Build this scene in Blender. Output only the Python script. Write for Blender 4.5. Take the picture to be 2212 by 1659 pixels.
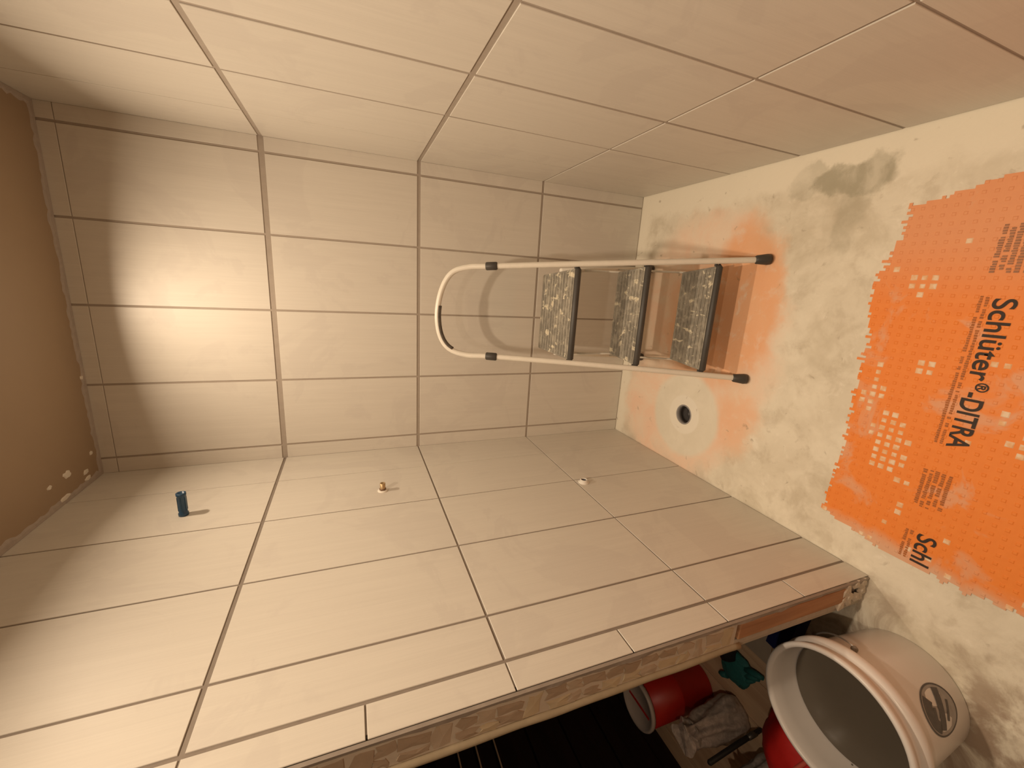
import bpy, bmesh, math, random
from mathutils import Vector, Matrix, noise

for o in list(bpy.data.objects):
    bpy.data.objects.remove(o)
scn = bpy.context.scene
C = scn.collection
PI = math.pi
W = 1.334          # shower width (x), back wall at y = 0, floor z = 0
ZC = 2.459         # ceiling height
L_END = 1.375      # left partition ends at y = -L_END
T_PART = 0.10      # partition thickness
Y_FRONT = -2.9
X_HALL = -1.72

# ------------------------------------------------------------------ camera
cam_d = bpy.data.cameras.new('camera')
cam = bpy.data.objects.new('camera', cam_d); C.objects.link(cam); scn.camera = cam
cam_d.sensor_fit = 'HORIZONTAL'; cam_d.sensor_width = 36.0
cam_d.lens = 36.0 * 884.366 / 2212.0
cam_d.clip_start = 0.02
# rows: image right, image down, viewing direction (phone held sideways: image right is down)
RR = [[0.05695844, -0.3585294, -0.93177916],
      [-0.97020393, -0.24002515, 0.03304943],
      [-0.23549962, 0.90213336, -0.36151809]]
M = Matrix(((RR[0][0], -RR[1][0], -RR[2][0], 0.83264),
            (RR[0][1], -RR[1][1], -RR[2][1], -1.99484),
            (RR[0][2], -RR[1][2], -RR[2][2], 1.50645),
            (0, 0, 0, 1)))
cam.matrix_world = M

# ------------------------------------------------------------------ world, light levels, exposure
world = bpy.data.worlds.new('world'); scn.world = world
world.use_nodes = True
bg = world.node_tree.nodes['Background']
bg.inputs[0].default_value = (1.0, 0.75, 0.5, 1); bg.inputs[1].default_value = 0.02
LAMP_COL = (1.0, 0.785, 0.56)
LAMPS = [  # x, y, watts
    (0.655, -0.46, 4.3),
    (0.655, -1.43, 6.0),
    (0.655, -2.40, 3.6),  # added lamp, position guessed, put in to light the hall
]
vs = scn.view_settings
vs.view_transform = 'Standard'; vs.look = 'None'; vs.exposure = 1.0; vs.gamma = 1.0
vs.use_curve_mapping = False

# ------------------------------------------------------------------ helpers
def link(o, parent=None):
    C.objects.link(o)
    if parent is not None:
        o.parent = parent
    return o

def obj(name, bm, mat, parent=None, loc=(0, 0, 0), rot=(0, 0, 0), smooth=False):
    me = bpy.data.meshes.new(name)
    bm.normal_update(); bm.to_mesh(me); bm.free()
    for m in (mat if isinstance(mat, (list, tuple)) else [mat]):
        me.materials.append(m)
    if smooth:
        for p in me.polygons: p.use_smooth = True
    o = bpy.data.objects.new(name, me)
    o.location = loc; o.rotation_euler = rot
    return link(o, parent)

def thing(name, label, cat, loc=(0, 0, 0), rot=(0, 0, 0), group=None):
    o = bpy.data.objects.new(name, None); o.empty_display_size = 0.05
    o.location = loc; o.rotation_euler = rot
    tag(o, label, cat, group)
    return link(o)

def tag(o, label, cat, group=None):
    o['label'] = label; o['category'] = cat
    if group: o['group'] = group
    return o

def struct(o, label, cat='wall'):
    o['kind'] = 'structure'; o['label'] = label; o['category'] = cat
    return o

def add_box(bm, a, b, bev=0.0):
    r = bmesh.ops.create_cube(bm, size=1.0)
    for v in r['verts']:
        v.co = Vector(((a[0] + b[0]) / 2 + v.co.x * (b[0] - a[0]),
                       (a[1] + b[1]) / 2 + v.co.y * (b[1] - a[1]),
                       (a[2] + b[2]) / 2 + v.co.z * (b[2] - a[2])))
    if bev > 0:
        es = list({e for v in r['verts'] for e in v.link_edges})
        bmesh.ops.bevel(bm, geom=es, offset=bev, segments=2, affect='EDGES', profile=0.5)

def box(name, a, b, mat, parent=None, bev=0.0):
    bm = bmesh.new(); add_box(bm, a, b, bev)
    return obj(name, bm, mat, parent)

def add_tube(bm, pts, r, seg=12, closed=False, cap=True):
    pts = [Vector(p) for p in pts]; n = len(pts)
    rad = r if isinstance(r, (list, tuple)) else [r] * n
    rings = []; prev = None
    for i, p in enumerate(pts):
        a = pts[max(i - 1, 0)]; b = pts[min(i + 1, n - 1)]
        t = (b - a).normalized()
        if prev is None:
            ref = Vector((0, 0, 1)) if abs(t.z) < 0.9 else Vector((0, 1, 0))
            u = t.cross(ref).normalized()
        else:
            u = (prev - t * prev.dot(t)).normalized()
        prev = u; v = t.cross(u)
        rings.append([bm.verts.new(p + (u * math.cos(k * 2 * PI / seg) + v * math.sin(k * 2 * PI / seg)) * rad[i]) for k in range(seg)])
    for i in range(n - 1):
        for k in range(seg):
            f = bm.faces.new((rings[i][k], rings[i][(k + 1) % seg], rings[i + 1][(k + 1) % seg], rings[i + 1][k])); f.smooth = True
    if cap:
        bm.faces.new(rings[0][::-1]); bm.faces.new(rings[-1])

def catmull(P, n=6):
    P = [Vector(p) for p in P]; out = []
    for i in range(len(P) - 1):
        p0 = P[max(i - 1, 0)]; p1 = P[i]; p2 = P[i + 1]; p3 = P[min(i + 2, len(P) - 1)]
        for k in range(n):
            t = k / n
            out.append(0.5 * ((2 * p1) + (p2 - p0) * t + (2 * p0 - 5 * p1 + 4 * p2 - p3) * t * t + (3 * p1 - p0 - 3 * p2 + p3) * t ** 3))
    out.append(P[-1]); return out

def add_lathe(bm, prof, seg=48, z0=0.0):
    rings = []
    for (r, z) in prof:
        if r < 1e-6:
            rings.append([bm.verts.new((0, 0, z + z0))])
        else:
            rings.append([bm.verts.new((r * math.cos(k * 2 * PI / seg), r * math.sin(k * 2 * PI / seg), z + z0)) for k in range(seg)])
    for a, b in zip(rings[:-1], rings[1:]):
        for k in range(seg):
            k2 = (k + 1) % seg
            if len(a) == 1 and len(b) == 1: continue
            if len(a) == 1: f = bm.faces.new((a[0], b[k2], b[k]))
            elif len(b) == 1: f = bm.faces.new((a[k], a[k2], b[0]))
            else: f = bm.faces.new((a[k], a[k2], b[k2], b[k]))
            f.smooth = True

# ------------------------------------------------------------------ materials
class G:
    """tiny node-graph helper"""
    def __init__(s, name, rough=0.5, spec=0.5, metallic=0.0):
        s.m = bpy.data.materials.new(name); s.m.use_nodes = True
        s.t = s.m.node_tree; s.b = s.t.nodes['Principled BSDF']
        s.b.inputs['Roughness'].default_value = rough
        s.b.inputs['Specular IOR Level'].default_value = spec
        s.b.inputs['Metallic'].default_value = metallic
    def n(s, typ, **kw):
        nd = s.t.nodes.new(typ)
        for k, v in kw.items(): setattr(nd, k, v)
        return nd
    def put(s, sock, v):
        if isinstance(v, bpy.types.NodeSocket): s.t.links.new(v, sock)
        elif isinstance(v, tuple) and len(v) == 3 and sock.type == 'RGBA': sock.default_value = (*v, 1)
        else: sock.default_value = v
    def math(s, op, a, b=0.0, clamp=False):
        nd = s.n('ShaderNodeMath', operation=op, use_clamp=clamp); s.put(nd.inputs[0], a); s.put(nd.inputs[1], b); return nd.outputs[0]
    def mix(s, f, a, b, mode='MIX'):
        nd = s.n('ShaderNodeMix', data_type='RGBA', blend_type=mode); s.put(nd.inputs[0], f); s.put(nd.inputs[6], a); s.put(nd.inputs[7], b); return nd.outputs[2]
    def coord(s, kind='Object'): return s.n('ShaderNodeTexCoord').outputs[kind]
    def pos(s): return s.n('ShaderNodeNewGeometry').outputs['Position']
    def vm(s, op, a, b):
        nd = s.n('ShaderNodeVectorMath', operation=op); s.put(nd.inputs[0], a); s.put(nd.inputs[1], b); return nd.outputs[0]
    def noise(s, co, scale=5.0, detail=4.0, rough=0.5, dist=0.0, col=False):
        nd = s.n('ShaderNodeTexNoise'); s.put(nd.inputs['Vector'], co); nd.inputs['Scale'].default_value = scale
        nd.inputs['Detail'].default_value = detail; nd.inputs['Roughness'].default_value = rough; nd.inputs['Distortion'].default_value = dist
        return nd.outputs['Color' if col else 'Fac']
    def ramp(s, f, lo, hi):
        nd = s.n('ShaderNodeMapRange', interpolation_type='SMOOTHSTEP'); s.put(nd.inputs[0], f); nd.inputs[1].default_value = lo; nd.inputs[2].default_value = hi; return nd.outputs[0]
    def sep(s, v):
        nd = s.n('ShaderNodeSeparateXYZ'); s.put(nd.inputs[0], v); return nd.outputs
    def blob(s, co, cx, cy, rx, ry, soft=0.25):
        """1 inside an ellipse around (cx, cy), fading to 0"""
        d = s.vm('MULTIPLY', s.vm('SUBTRACT', co, (cx, cy, 0.0)), (1 / rx, 1 / ry, 0.0))
        nd = s.n('ShaderNodeVectorMath', operation='LENGTH'); s.put(nd.inputs[0], d)
        return s.math('SUBTRACT', 1.0, s.ramp(nd.outputs['Value'], 1 - soft, 1 + soft))
    def bump(s, h, strength=0.2, dist=0.01):
        nd = s.n('ShaderNodeBump'); nd.inputs['Strength'].default_value = strength; nd.inputs['Distance'].default_value = dist
        s.put(nd.inputs['Height'], h); s.t.links.new(nd.outputs[0], s.b.inputs['Normal'])
    def out(s, col=None, rough=None):
        if col is not None: s.put(s.b.inputs['Base Color'], col)
        if rough is not None: s.put(s.b.inputs['Roughness'], rough)
        return s.m

def plain(name, col, rough=0.5, metallic=0.0, var=0.12, scale=18.0, spec=0.5):
    g = G(name, rough, spec, metallic)
    f = g.noise(g.coord(), scale, 4.0)
    return g.out(g.mix(f, tuple(c * (1 - var) for c in col), tuple(min(1, c * (1 + var)) for c in col)))

def make_tile_mat():
    g = G('glazed_linen_tile', 0.42, 0.4)
    co = g.coord()
    rnd = g.n('ShaderNodeObjectInfo').outputs['Random']
    comb = g.n('ShaderNodeCombineXYZ'); g.put(comb.inputs[0], g.math('MULTIPLY', rnd, 37.0)); g.put(comb.inputs[2], g.math('MULTIPLY', rnd, 11.0))
    c2 = g.vm('ADD', co, comb.outputs[0])
    streak = g.noise(g.vm('MULTIPLY', c2, (260.0, 1.0, 5.0)), 1.0, 5.0, 0.65)
    streak2 = g.noise(g.vm('MULTIPLY', c2, (45.0, 1.0, 1.6)), 1.0, 3.0, 0.5)
    haze = g.noise(g.pos(), 3.2, 5.0, 0.6, 1.2)
    s = g.math('ADD', g.math('MULTIPLY', streak, 0.6), g.math('MULTIPLY', streak2, 0.4))
    col = g.mix(g.ramp(s, 0.3, 0.7), (0.625, 0.59, 0.53), (0.675, 0.64, 0.575))
    col = g.mix(g.math('MULTIPLY', g.ramp(haze, 0.52, 0.58), 0.30), col, (0.57, 0.53, 0.485))
    g.bump(streak, 0.02, 0.002)
    return g.out(col, g.math('ADD', 0.34, g.math('MULTIPLY', haze, 0.2)))
TILE = make_tile_mat()

def make_grout(name, a, b):
    g = G(name, 0.9, 0.2)
    f = g.noise(g.pos(), 30.0, 5.0, 0.6)
    g.bump(f, 0.3, 0.003)
    return g.out(g.mix(f, a, b))
GROUT = make_grout('tile_grout', (0.34, 0.29, 0.245), (0.43, 0.375, 0.32))
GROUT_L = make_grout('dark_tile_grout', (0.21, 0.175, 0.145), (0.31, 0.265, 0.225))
CEIL = plain('beige_ceiling_paint', (0.34, 0.25, 0.165), 0.45, var=0.05, scale=6)
HALL_UNLIT = plain('hall_unlit_tone', (0.03, 0.018, 0.012), 0.8)  # hall walls: near-black colour stands in for the room being unlit
PAINT = plain('warm_wall_paint', (0.5, 0.43, 0.34), 0.7, var=0.04)

def make_floor_mat():
    g = G('thinset_floor', 0.8, 0.25)
    p = g.pos()
    n1 = g.noise(p, 5.0, 6.0, 0.62, 0.6); n2 = g.noise(p, 17.0, 6.0, 0.6, 0.4); n3 = g.noise(p, 60.0, 3.0)
    wob = g.vm('MULTIPLY', g.vm('SUBTRACT', g.noise(p, 8.0, 5.0, 0.6, 0.0, True), (0.5, 0.5, 0.5)), (0.15, 0.15, 0.0))
    q = g.vm('ADD', p, wob)
    col = g.mix(g.ramp(n1, 0.35, 0.68), (0.80, 0.75, 0.63), (0.70, 0.645, 0.53))
    col = g.mix(g.math('MULTIPLY', g.ramp(n2, 0.60, 0.74), 0.35), col, (0.42, 0.36, 0.27))
    col = g.mix(g.math('MULTIPLY', g.ramp(n2, 0.42, 0.30), 0.5), col, (0.88, 0.83, 0.72))
    n4 = g.noise(p, 3.6, 5.0, 0.65, 0.5)
    col = g.mix(g.math('MULTIPLY', g.ramp(n4, 0.50, 0.66), 0.55), col, (0.56, 0.50, 0.385))
    n5 = g.noise(p, 11.0, 6.0, 0.62, 0.25)
    col = g.mix(g.math('MULTIPLY', g.ramp(n5, 0.50, 0.68), 0.36), col, (0.47, 0.40, 0.295))
    col = g.mix(g.math('MULTIPLY', g.ramp(n5, 0.44, 0.30), 0.35), col, (0.86, 0.80, 0.68))
    # salmon waterproofing coat over the wet corner, strongest near its front edge
    sal = g.math('MAXIMUM', g.blob(q, 0.62, -0.50, 0.58, 0.42, 0.16), g.blob(q, 0.25, -0.42, 0.33, 0.36, 0.2))
    col = g.mix(sal, col, g.mix(g.ramp(n1, 0.35, 0.65), (0.86, 0.62, 0.47), (0.84, 0.70, 0.56)))
    org = g.math('MAXIMUM', g.blob(q, 0.80, -0.72, 0.33, 0.185, 0.2), g.blob(q, 0.70, -0.55, 0.26, 0.22, 0.5))
    org = g.math('MAXIMUM', org, g.math('MULTIPLY', g.blob(q, 0.32, -0.80, 0.16, 0.09, 0.5), 0.6))
    col = g.mix(g.math('MULTIPLY', g.math('MULTIPLY', org, 0.72), g.ramp(n2, 0.2, 0.5)), col, (0.84, 0.40, 0.18))
    # pale border band against the tiled walls
    x, y, z = g.sep(q)
    edge = g.math('MAXIMUM', g.ramp(y, -0.10, -0.045), g.ramp(x, W - 0.14, W - 0.09))
    col = g.mix(edge, col, (0.82, 0.77, 0.65))
    # grey trowelled patch
    gp = g.math('MAXIMUM', g.blob(q, 1.225, -1.04, 0.062, 0.12, 0.18), g.math('MULTIPLY', g.blob(q, 1.24, -0.90, 0.07, 0.06, 0.15), 0.45))
    gp = g.math('MAXIMUM', gp, g.math('MULTIPLY', g.blob(q, 1.09, -1.06, 0.10, 0.05, 0.3), 0.45))
    col = g.mix(g.math('MULTIPLY', gp, g.math('ADD', 0.45, g.math('MULTIPLY', g.ramp(n5, 0.35, 0.6), 0.45))), col, (0.40, 0.37, 0.28))
    # clean filler disc round the drain
    dr = g.blob(g.vm('ADD', p, g.vm('MULTIPLY', wob, (0.15, 0.15, 0))), 0.262, -0.52, 0.205, 0.205, 0.09)
    col = g.mix(dr, col, g.mix(g.ramp(n1, 0.4, 0.6), (0.76, 0.71, 0.595), (0.80, 0.75, 0.635)))
    col = g.mix(g.blob(p, 0.262, -0.52, 0.095, 0.095, 0.05), col, (0.83, 0.79, 0.69))
    # worn brown marks out by the hall
    br = g.math('MULTIPLY', g.ramp(x, 0.10, -0.22), g.ramp(n1, 0.46, 0.60))
    col = g.mix(g.math('MULTIPLY', br, 0.65), col, (0.22, 0.12, 0.07))
    sp = g.ramp(g.noise(p, 21.0, 3.0, 0.5, 0.6), 0.66, 0.76)
    col = g.mix(g.math('MULTIPLY', sp, 0.5), col, (0.28, 0.22, 0.15))
    g.bump(g.math('ADD', n2, g.math('MULTIPLY', n3, 0.3)), 0.35, 0.006)
    return g.out(col)
FLOOR = make_floor_mat()

# ------------------------------------------------------------------ floor, with a real drain hole
DX, DY, DR = 0.262, -0.52, 0.049
def build_floor():
    bm = bmesh.new()
    x0, x1, y0, y1 = -0.50, W + 0.10, Y_FRONT, 0.10
    h = 0.16; n = 48
    def quad(a, b, c, d): bm.faces.new([bm.verts.new((*p, 0)) for p in (a, b, c, d)])
    quad((x0, y0), (x1, y0), (x1, DY - h), (x0, DY - h))
    quad((x0, DY + h), (x1, DY + h), (x1, y1), (x0, y1))
    quad((x0, DY - h), (DX - h, DY - h), (DX - h, DY + h), (x0, DY + h))
    quad((DX + h, DY - h), (x1, DY - h), (x1, DY + h), (DX + h, DY + h))
    ci, sq, lo = [], [], []
    for k in range(n):
        a = 2 * PI * k / n; c, s = math.cos(a), math.sin(a); m = h / max(abs(c), abs(s))
        ci.append(bm.verts.new((DX + DR * c, DY + DR * s, 0))); sq.append(bm.verts.new((DX + m * c, DY + m * s, 0)))
        lo.append(bm.verts.new((DX + DR * c, DY + DR * s, -0.02)))
    for k in range(n):
        j = (k + 1) % n
        bm.faces.new((ci[k], sq[k], sq[j], ci[j])); bm.faces.new((lo[k], ci[k], ci[j], lo[j]))
    o = obj('floor', bm, FLOOR)
    return struct(o, 'cream thinset shower floor with salmon coating and worn patches', 'floor')
floor = build_floor()

# hall floor: boards
WOOD = None
def make_wood(name, a, b, rough=0.55, axis=1):
    g = G(name, rough, 0.4)
    sc = [22.0, 22.0, 22.0]; sc[axis] = 2.0
    rnd = g.n('ShaderNodeObjectInfo').outputs['Random']
    co = g.vm('ADD', g.coord(), g.vm('MULTIPLY', (1.0, 1.0, 1.0), (0, 0, 0)))
    comb = g.n('ShaderNodeCombineXYZ'); g.put(comb.inputs[0], g.math('MULTIPLY', rnd, 19.0)); co = g.vm('ADD', co, comb.outputs[0])
    f = g.noise(g.vm('MULTIPLY', co, tuple(sc)), 1.0, 5.0, 0.6, 0.8)
    g.bump(f, 0.12, 0.003)
    return g.out(g.mix(g.ramp(f, 0.3, 0.7), a, b))
BOARD = make_wood('tan_floor_board', (0.58, 0.39, 0.25), (0.72, 0.53, 0.36))
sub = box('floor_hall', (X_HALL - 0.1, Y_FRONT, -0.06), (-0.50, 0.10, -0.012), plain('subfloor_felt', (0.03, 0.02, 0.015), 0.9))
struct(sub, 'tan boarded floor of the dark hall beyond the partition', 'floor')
pw = 0.186; me_plank = None
xs = [-0.875 + pw * k for k in range(2, -8, -1)]
for i, xr in enumerate(xs):
    if xr > -0.50: continue
    if me_plank is None:
        o = box('plank', (-pw + 0.002, Y_FRONT, -0.012), (-0.001, 0.10, 0.0), BOARD, sub, 0.0015); me_plank = o.data
    else:
        o = link(bpy.data.objects.new('plank', me_plank), sub)
    o.location.x = xr

# ------------------------------------------------------------------ tiled walls
_tile_cache = {}
def tile_mesh(w, h):
    key = (round(w, 4), round(h, 4))
    if key in _tile_cache: return _tile_cache[key]
    c = 0.0008; d0, d1 = 0.0, 0.0024      # stands proud of the grout along local -y
    bm = bmesh.new()
    r = [[(0, d0, 0), (w, d0, 0), (w, d0, h), (0, d0, h)],
         [(0, -(d1 - c), 0), (w, -(d1 - c), 0), (w, -(d1 - c), h), (0, -(d1 - c), h)],
         [(c, -d1, c), (w - c, -d1, c), (w - c, -d1, h - c), (c, -d1, h - c)]]
    R = [[bm.verts.new(Vector(p) - Vector((w / 2, 0, h / 2))) for p in q] for q in r]
    for a, b in zip(R[:-1], R[1:]):
        for k in range(4): bm.faces.new((a[k], a[(k + 1) % 4], b[(k + 1) % 4], b[k]))
    bm.faces.new(R[2]); bm.faces.new(R[0][::-1])
    me = bpy.data.meshes.new('tile'); bm.normal_update(); bm.to_mesh(me); bm.free(); me.materials.append(TILE)
    _tile_cache[key] = me; return me

GD = 0.0013   # grout sits this far behind the tile face
def lay(wall, origin, rz, cols, rows, gv, gh):
    """cols/rows: joint positions along the wall and up it; gv/gh: joint widths at those positions"""
    rot = Matrix.Rotation(rz, 3, 'Z')
    for i in range(len(cols) - 1):
        a = cols[i] + gv[i] / 2; b = cols[i + 1] - gv[i + 1] / 2
        for j in range(len(rows) - 1):
            c = rows[j] + gh[j] / 2; d = rows[j + 1] - gh[j + 1] / 2
            put_tile(wall, origin, rot, rz, a, b, c, d)
rng = random.Random(5)
def put_tile(wall, origin, rot, rz, a, b, c, d):
    o = bpy.data.objects.new('tile', tile_mesh(b - a, d - c)); link(o, wall)
    v = rot @ Vector(((a + b) / 2, 0.0012, 0)); o.location = Vector(origin) + v + Vector((0, 0, (c + d) / 2))
    o.rotation_euler = (rng.uniform(-.0008, .0008), 0, rz + rng.uniform(-.0008, .0008))

J1, J2, J3 = 1.8087, 1.2057, 0.6027
ZS = 2.408
ROWS = [0.0, J3, J2, J1, ZS, ZC]
ROWS_SIDE = [0.0, J3, J2, J1, ZC]
B1 = 0.0644
wall_back = box('wall_back', (-0.05, GD, 0), (W + 0.05, 0.15, ZC), GROUT)
struct(wall_back, 'back shower wall of tall cream linen-look tiles')
lay(wall_back, (0, 0, 0), 0.0, [0.0] + [B1 + 0.303 * k for k in range(5)] + [W], ROWS,
    [0.002, .008, .008, .008, .008, .009, 0.002], [0.008, .012, .016, .022, .0025, 0.004])

# left partition (faces +x): local x runs along +y after rz = +90 deg  (local -y -> +x)
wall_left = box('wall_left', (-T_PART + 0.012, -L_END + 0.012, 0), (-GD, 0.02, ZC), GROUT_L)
struct(wall_left, 'left tiled partition wall with a broken open end')
YL = [1.300, 1.163, 0.859, 0.5455, 0.243, 0.0]
lay(wall_left, (0, 0, 0), PI / 2, [-y for y in YL], ROWS_SIDE,
    [0.009, .007, .006, .005, .003, 0.002], [0.008, .0045, .007, .011, 0.004])
rot90 = Matrix.Rotation(PI / 2, 3, 'Z')
trim_rows = [0.0, 0.3027, J3, 0.905, J2, 1.505, J1, 2.11, ZC]
for c, d in zip(trim_rows[:-1], trim_rows[1:]):
    put_tile(wall_left, (0, 0, 0), rot90, PI / 2, -L_END + 0.002, -1.300 - 0.0045, c + 0.002, d - 0.002)

# right wall (faces -x): rz = -90 deg, local x runs along -y
wall_right = box('wall_right', (W + GD, Y_FRONT, 0), (W + 0.10, 0.02, ZC), GROUT)
struct(wall_right, 'right shower wall of tall cream tiles with wide joints')
YR = [0.0, 0.262, 0.565, 0.858, 1.161, 1.463, 1.766, 2.069, 2.372, 2.675, 2.9]
lay(wall_right, (W, 0, 0), -PI / 2, YR, ROWS_SIDE,
    [0.002, .004, .009, .012, .009, .006, .006, .006, .006, .006, .002], [0.008, .008, .016, .015, 0.004])

wall_front = box('wall_front', (X_HALL - 0.1, Y_FRONT - 0.1, 0), (W + 0.1, Y_FRONT, ZC), PAINT)
struct(wall_front, 'plain painted wall behind the viewer')
wall_hall = box('wall_hall', (X_HALL - 0.1, Y_FRONT, 0), (X_HALL, 0.15, ZC), HALL_UNLIT)
struct(wall_hall, 'wall at the far side of the hall, coloured dark as if unlit')
wall_hall_end = box('wall_hall_end', (X_HALL, 0.05, 0), (-0.05, 0.15, ZC), HALL_UNLIT)
struct(wall_hall_end, 'end wall of the hall behind the partition, coloured dark as if unlit')

# ceiling and the ragged plaster along its edge
ceiling = box('ceiling', (X_HALL - 0.1, Y_FRONT, ZC), (W + 0.1, 0.15, ZC + 0.1), CEIL)
struct(ceiling, 'low tan painted ceiling with ragged plaster edge', 'ceiling')
PLASTER = plain('white_filler', (0.72, 0.68, 0.60), 0.85, var=0.1, scale=40)
PLASTER_GREY = plain('grey_filler', (0.40, 0.35, 0.31), 0.9, var=0.15, scale=50)
def splat(name, parent, cx, cy, z, rx, ry, mat, down=True, seed=0, th=0.003):
    r = random.Random(seed); bm = bmesh.new(); n = 14
    out, inn = [], []
    for k in range(n):
        a = 2 * PI * k / n; m = r.uniform(0.65, 1.15)
        out.append(bm.verts.new((cx + rx * m * math.cos(a), cy + ry * m * math.sin(a), z)))
        inn.append(bm.verts.new((cx + rx * m * .75 * math.cos(a), cy + ry * m * .75 * math.sin(a), z + (-th if down else th))))
    for k in range(n):
        j = (k + 1) % n; f = bm.faces.new((out[k], out[j], inn[j], inn[k])); f.smooth = True
    bm.faces.new(inn)
    bmesh.ops.recalc_face_normals(bm, faces=bm.faces)
    return obj(name, bm, mat, parent)
for i, (cx, cy, rx, ry) in enumerate([(0.092, -0.203, .016, .022), (0.054, -0.102, .010, .018), (0.027, -0.096, .009, .022), (0.016, -0.24, .014, .035), (0.09, -0.30, .008, .012),
                                      (0.11, -0.05, .008, .01), (0.40, -0.014, .010, .016)]):
    splat('filler_smear', ceiling, cx, cy, ZC, rx, ry, PLASTER, True, 10 + i)
# ragged caulk where ceiling meets tiles
def ragged(name, parent, p0, p1, inward, mat, seed, amp=0.012, base=0.004, step=0.018):
    r = random.Random(seed); p0 = Vector(p0); p1 = Vector(p1); L = (p1 - p0).length; n = int(L / step)
    bm = bmesh.new(); prev = None; inward = Vector(inward)
    for k in range(n + 1):
        b = p0.lerp(p1, k / n); w = base + amp * (noise.noise(Vector((k * 0.23, seed, 0))) * .5 + .5) * r.uniform(.5, 1.2)
        vs_ = [bm.verts.new(b + Vector((0, 0, -0.004))), bm.verts.new(b + inward * w * .6 + Vector((0, 0, -0.003))), bm.verts.new(b + inward * w)]
        if prev:
            for q in range(2): bm.faces.new((prev[q], prev[q + 1], vs_[q + 1], vs_[q]))
        prev = vs_
    bmesh.ops.recalc_face_normals(bm, faces=bm.faces)
    return obj(name, bm, mat, parent)
ragged('caulk_bead', ceiling, (0, -0.002, ZC), (W, -0.002, ZC), (0, -1, 0), PLASTER_GREY, 3, 0.034, 0.006)
ragged('caulk_bead', ceiling, (0.002, -1.2, ZC), (0.002, 0, ZC), (1, 0, 0), PLASTER_GREY, 4, 0.034, 0.006)
ragged('caulk_bead', ceiling, (W - 0.002, -1.4, ZC), (W - 0.002, 0, ZC), (-1, 0, 0), PLASTER_GREY, 6, 0.034, 0.006)

# ------------------------------------------------------------------ broken end of the partition
MORTAR = make_grout('end_mortar', (0.50, 0.43, 0.35), (0.66, 0.58, 0.48))
ADHES = make_grout('grey_tile_adhesive', (0.26, 0.22, 0.19), (0.40, 0.35, 0.30))
def brick_mat(i):
    return make_grout('chipped_block_%d' % i, [(0.42, 0.33, 0.25), (0.36, 0.27, 0.19), (0.48, 0.40, 0.30)][i], [(0.55, 0.45, 0.34), (0.46, 0.36, 0.27), (0.60, 0.48, 0.30)][i])
BRK = [brick_mat(i) for i in range(3)]
YE = -L_END
ZB = 0.56
box('mortar_core', (-T_PART + 0.012, YE + 0.003, ZB), (-0.022, YE + 0.013, ZC), MORTAR, wall_left)
# grey adhesive bed behind the tile edge, uneven
bm = bmesh.new(); r = random.Random(8); prev = None
for k in range(0, 141):
    z = ZC * k / 140
    w = 0.022 + 0.007 * noise.noise(Vector((z * 9, 1.3, 0))) + r.uniform(-.002, .002)
    d = 0.004 * noise.noise(Vector((z * 14, 7.3, 0)))
    q = [bm.verts.new((-0.003, YE + 0.002, z)), bm.verts.new((-0.006, YE - 0.004, z)), bm.verts.new((-w * .8, YE - 0.003 + d, z)), bm.verts.new((-w, YE + 0.006, z))]
    if prev:
        for i in range(3): bm.faces.new((prev[i], q[i], q[i + 1], prev[i + 1]))
    prev = q
bmesh.ops.recalc_face_normals(bm, faces=bm.faces)
obj('adhesive_bed', bm, ADHES, wall_left)
# chipped block faces
r = random.Random(21)
def brick(x0, x1, z0, z1, m):
    bm = bmesh.new(); n = 8; F = []; B = []
    base = [(x0, z0), ((x0 + x1) / 2, z0), (x1, z0), (x1, (z0 + z1) / 2), (x1, z1), ((x0 + x1) / 2, z1), (x0, z1), (x0, (z0 + z1) / 2)]
    cx, cz = (x0 + x1) / 2, (z0 + z1) / 2
    for (x, z) in base:
        x += r.uniform(-.005, .005); z += r.uniform(-.010, .010)
        B.append(bm.verts.new((x - cx, 0.006, z - cz)))
        F.append(bm.verts.new(((x - cx) * .92, 0.0005 + r.uniform(-.001, .001), (z - cz) * .92)))
    for k in range(n): bm.faces.new((B[k], B[(k + 1) % n], F[(k + 1) % n], F[k]))
    c = bm.verts.new((0, -0.0005, 0))
    for k in range(n): bm.faces.new((F[k], F[(k + 1) % n], c))
    bmesh.ops.recalc_face_normals(bm, faces=bm.faces)
    obj('brick', bm, BRK[m], wall_left, (cx, YE + 0.001, cz))
z = ZB + 0.008
row = 0
while z < ZC - 0.05:
    h = r.uniform(0.038, 0.065)
    if r.random() < 0.65:
        xm = -0.026 - r.uniform(0.028, 0.036)
        brick(xm + 0.003, -0.028, z, z + h - 0.006, r.choice((0, 0, 1))); 
        off = r.uniform(-.012, .012)
        brick(-T_PART + 0.016, xm - 0.003, z + off, z + h - 0.006 + off * .4, r.choice((0, 1, 2, 2)))
    else:
        brick(-T_PART + 0.016, -0.028, z, z + h - 0.006, r.choice((0, 1, 2)))
    z += h; row += 1
# rounded plaster bead at the hall-side corner
bm = bmesh.new()
pts = [(-T_PART + 0.004 + 0.002 * noise.noise(Vector((k * .21, 0, 5))), YE + 0.002 + 0.002 * noise.noise(Vector((k * .17, 3, 5))), ZB - 0.02 + (ZC - ZB) * k / 90) for k in range(91)]
pts[-1] = (*pts[-1][:2], ZC)
add_tube(bm, pts, 0.0095, 10)
obj('corner_bead', bm, make_grout('sandy_plaster', (0.28, 0.225, 0.145), (0.40, 0.33, 0.23)), wall_left)
box('hall_side_plaster', (-T_PART - 0.005, YE + 0.006, 0), (-T_PART + 0.012, 0.02, ZC), plain('hall_plaster', (0.42, 0.37, 0.30), 0.85), wall_left)
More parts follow.
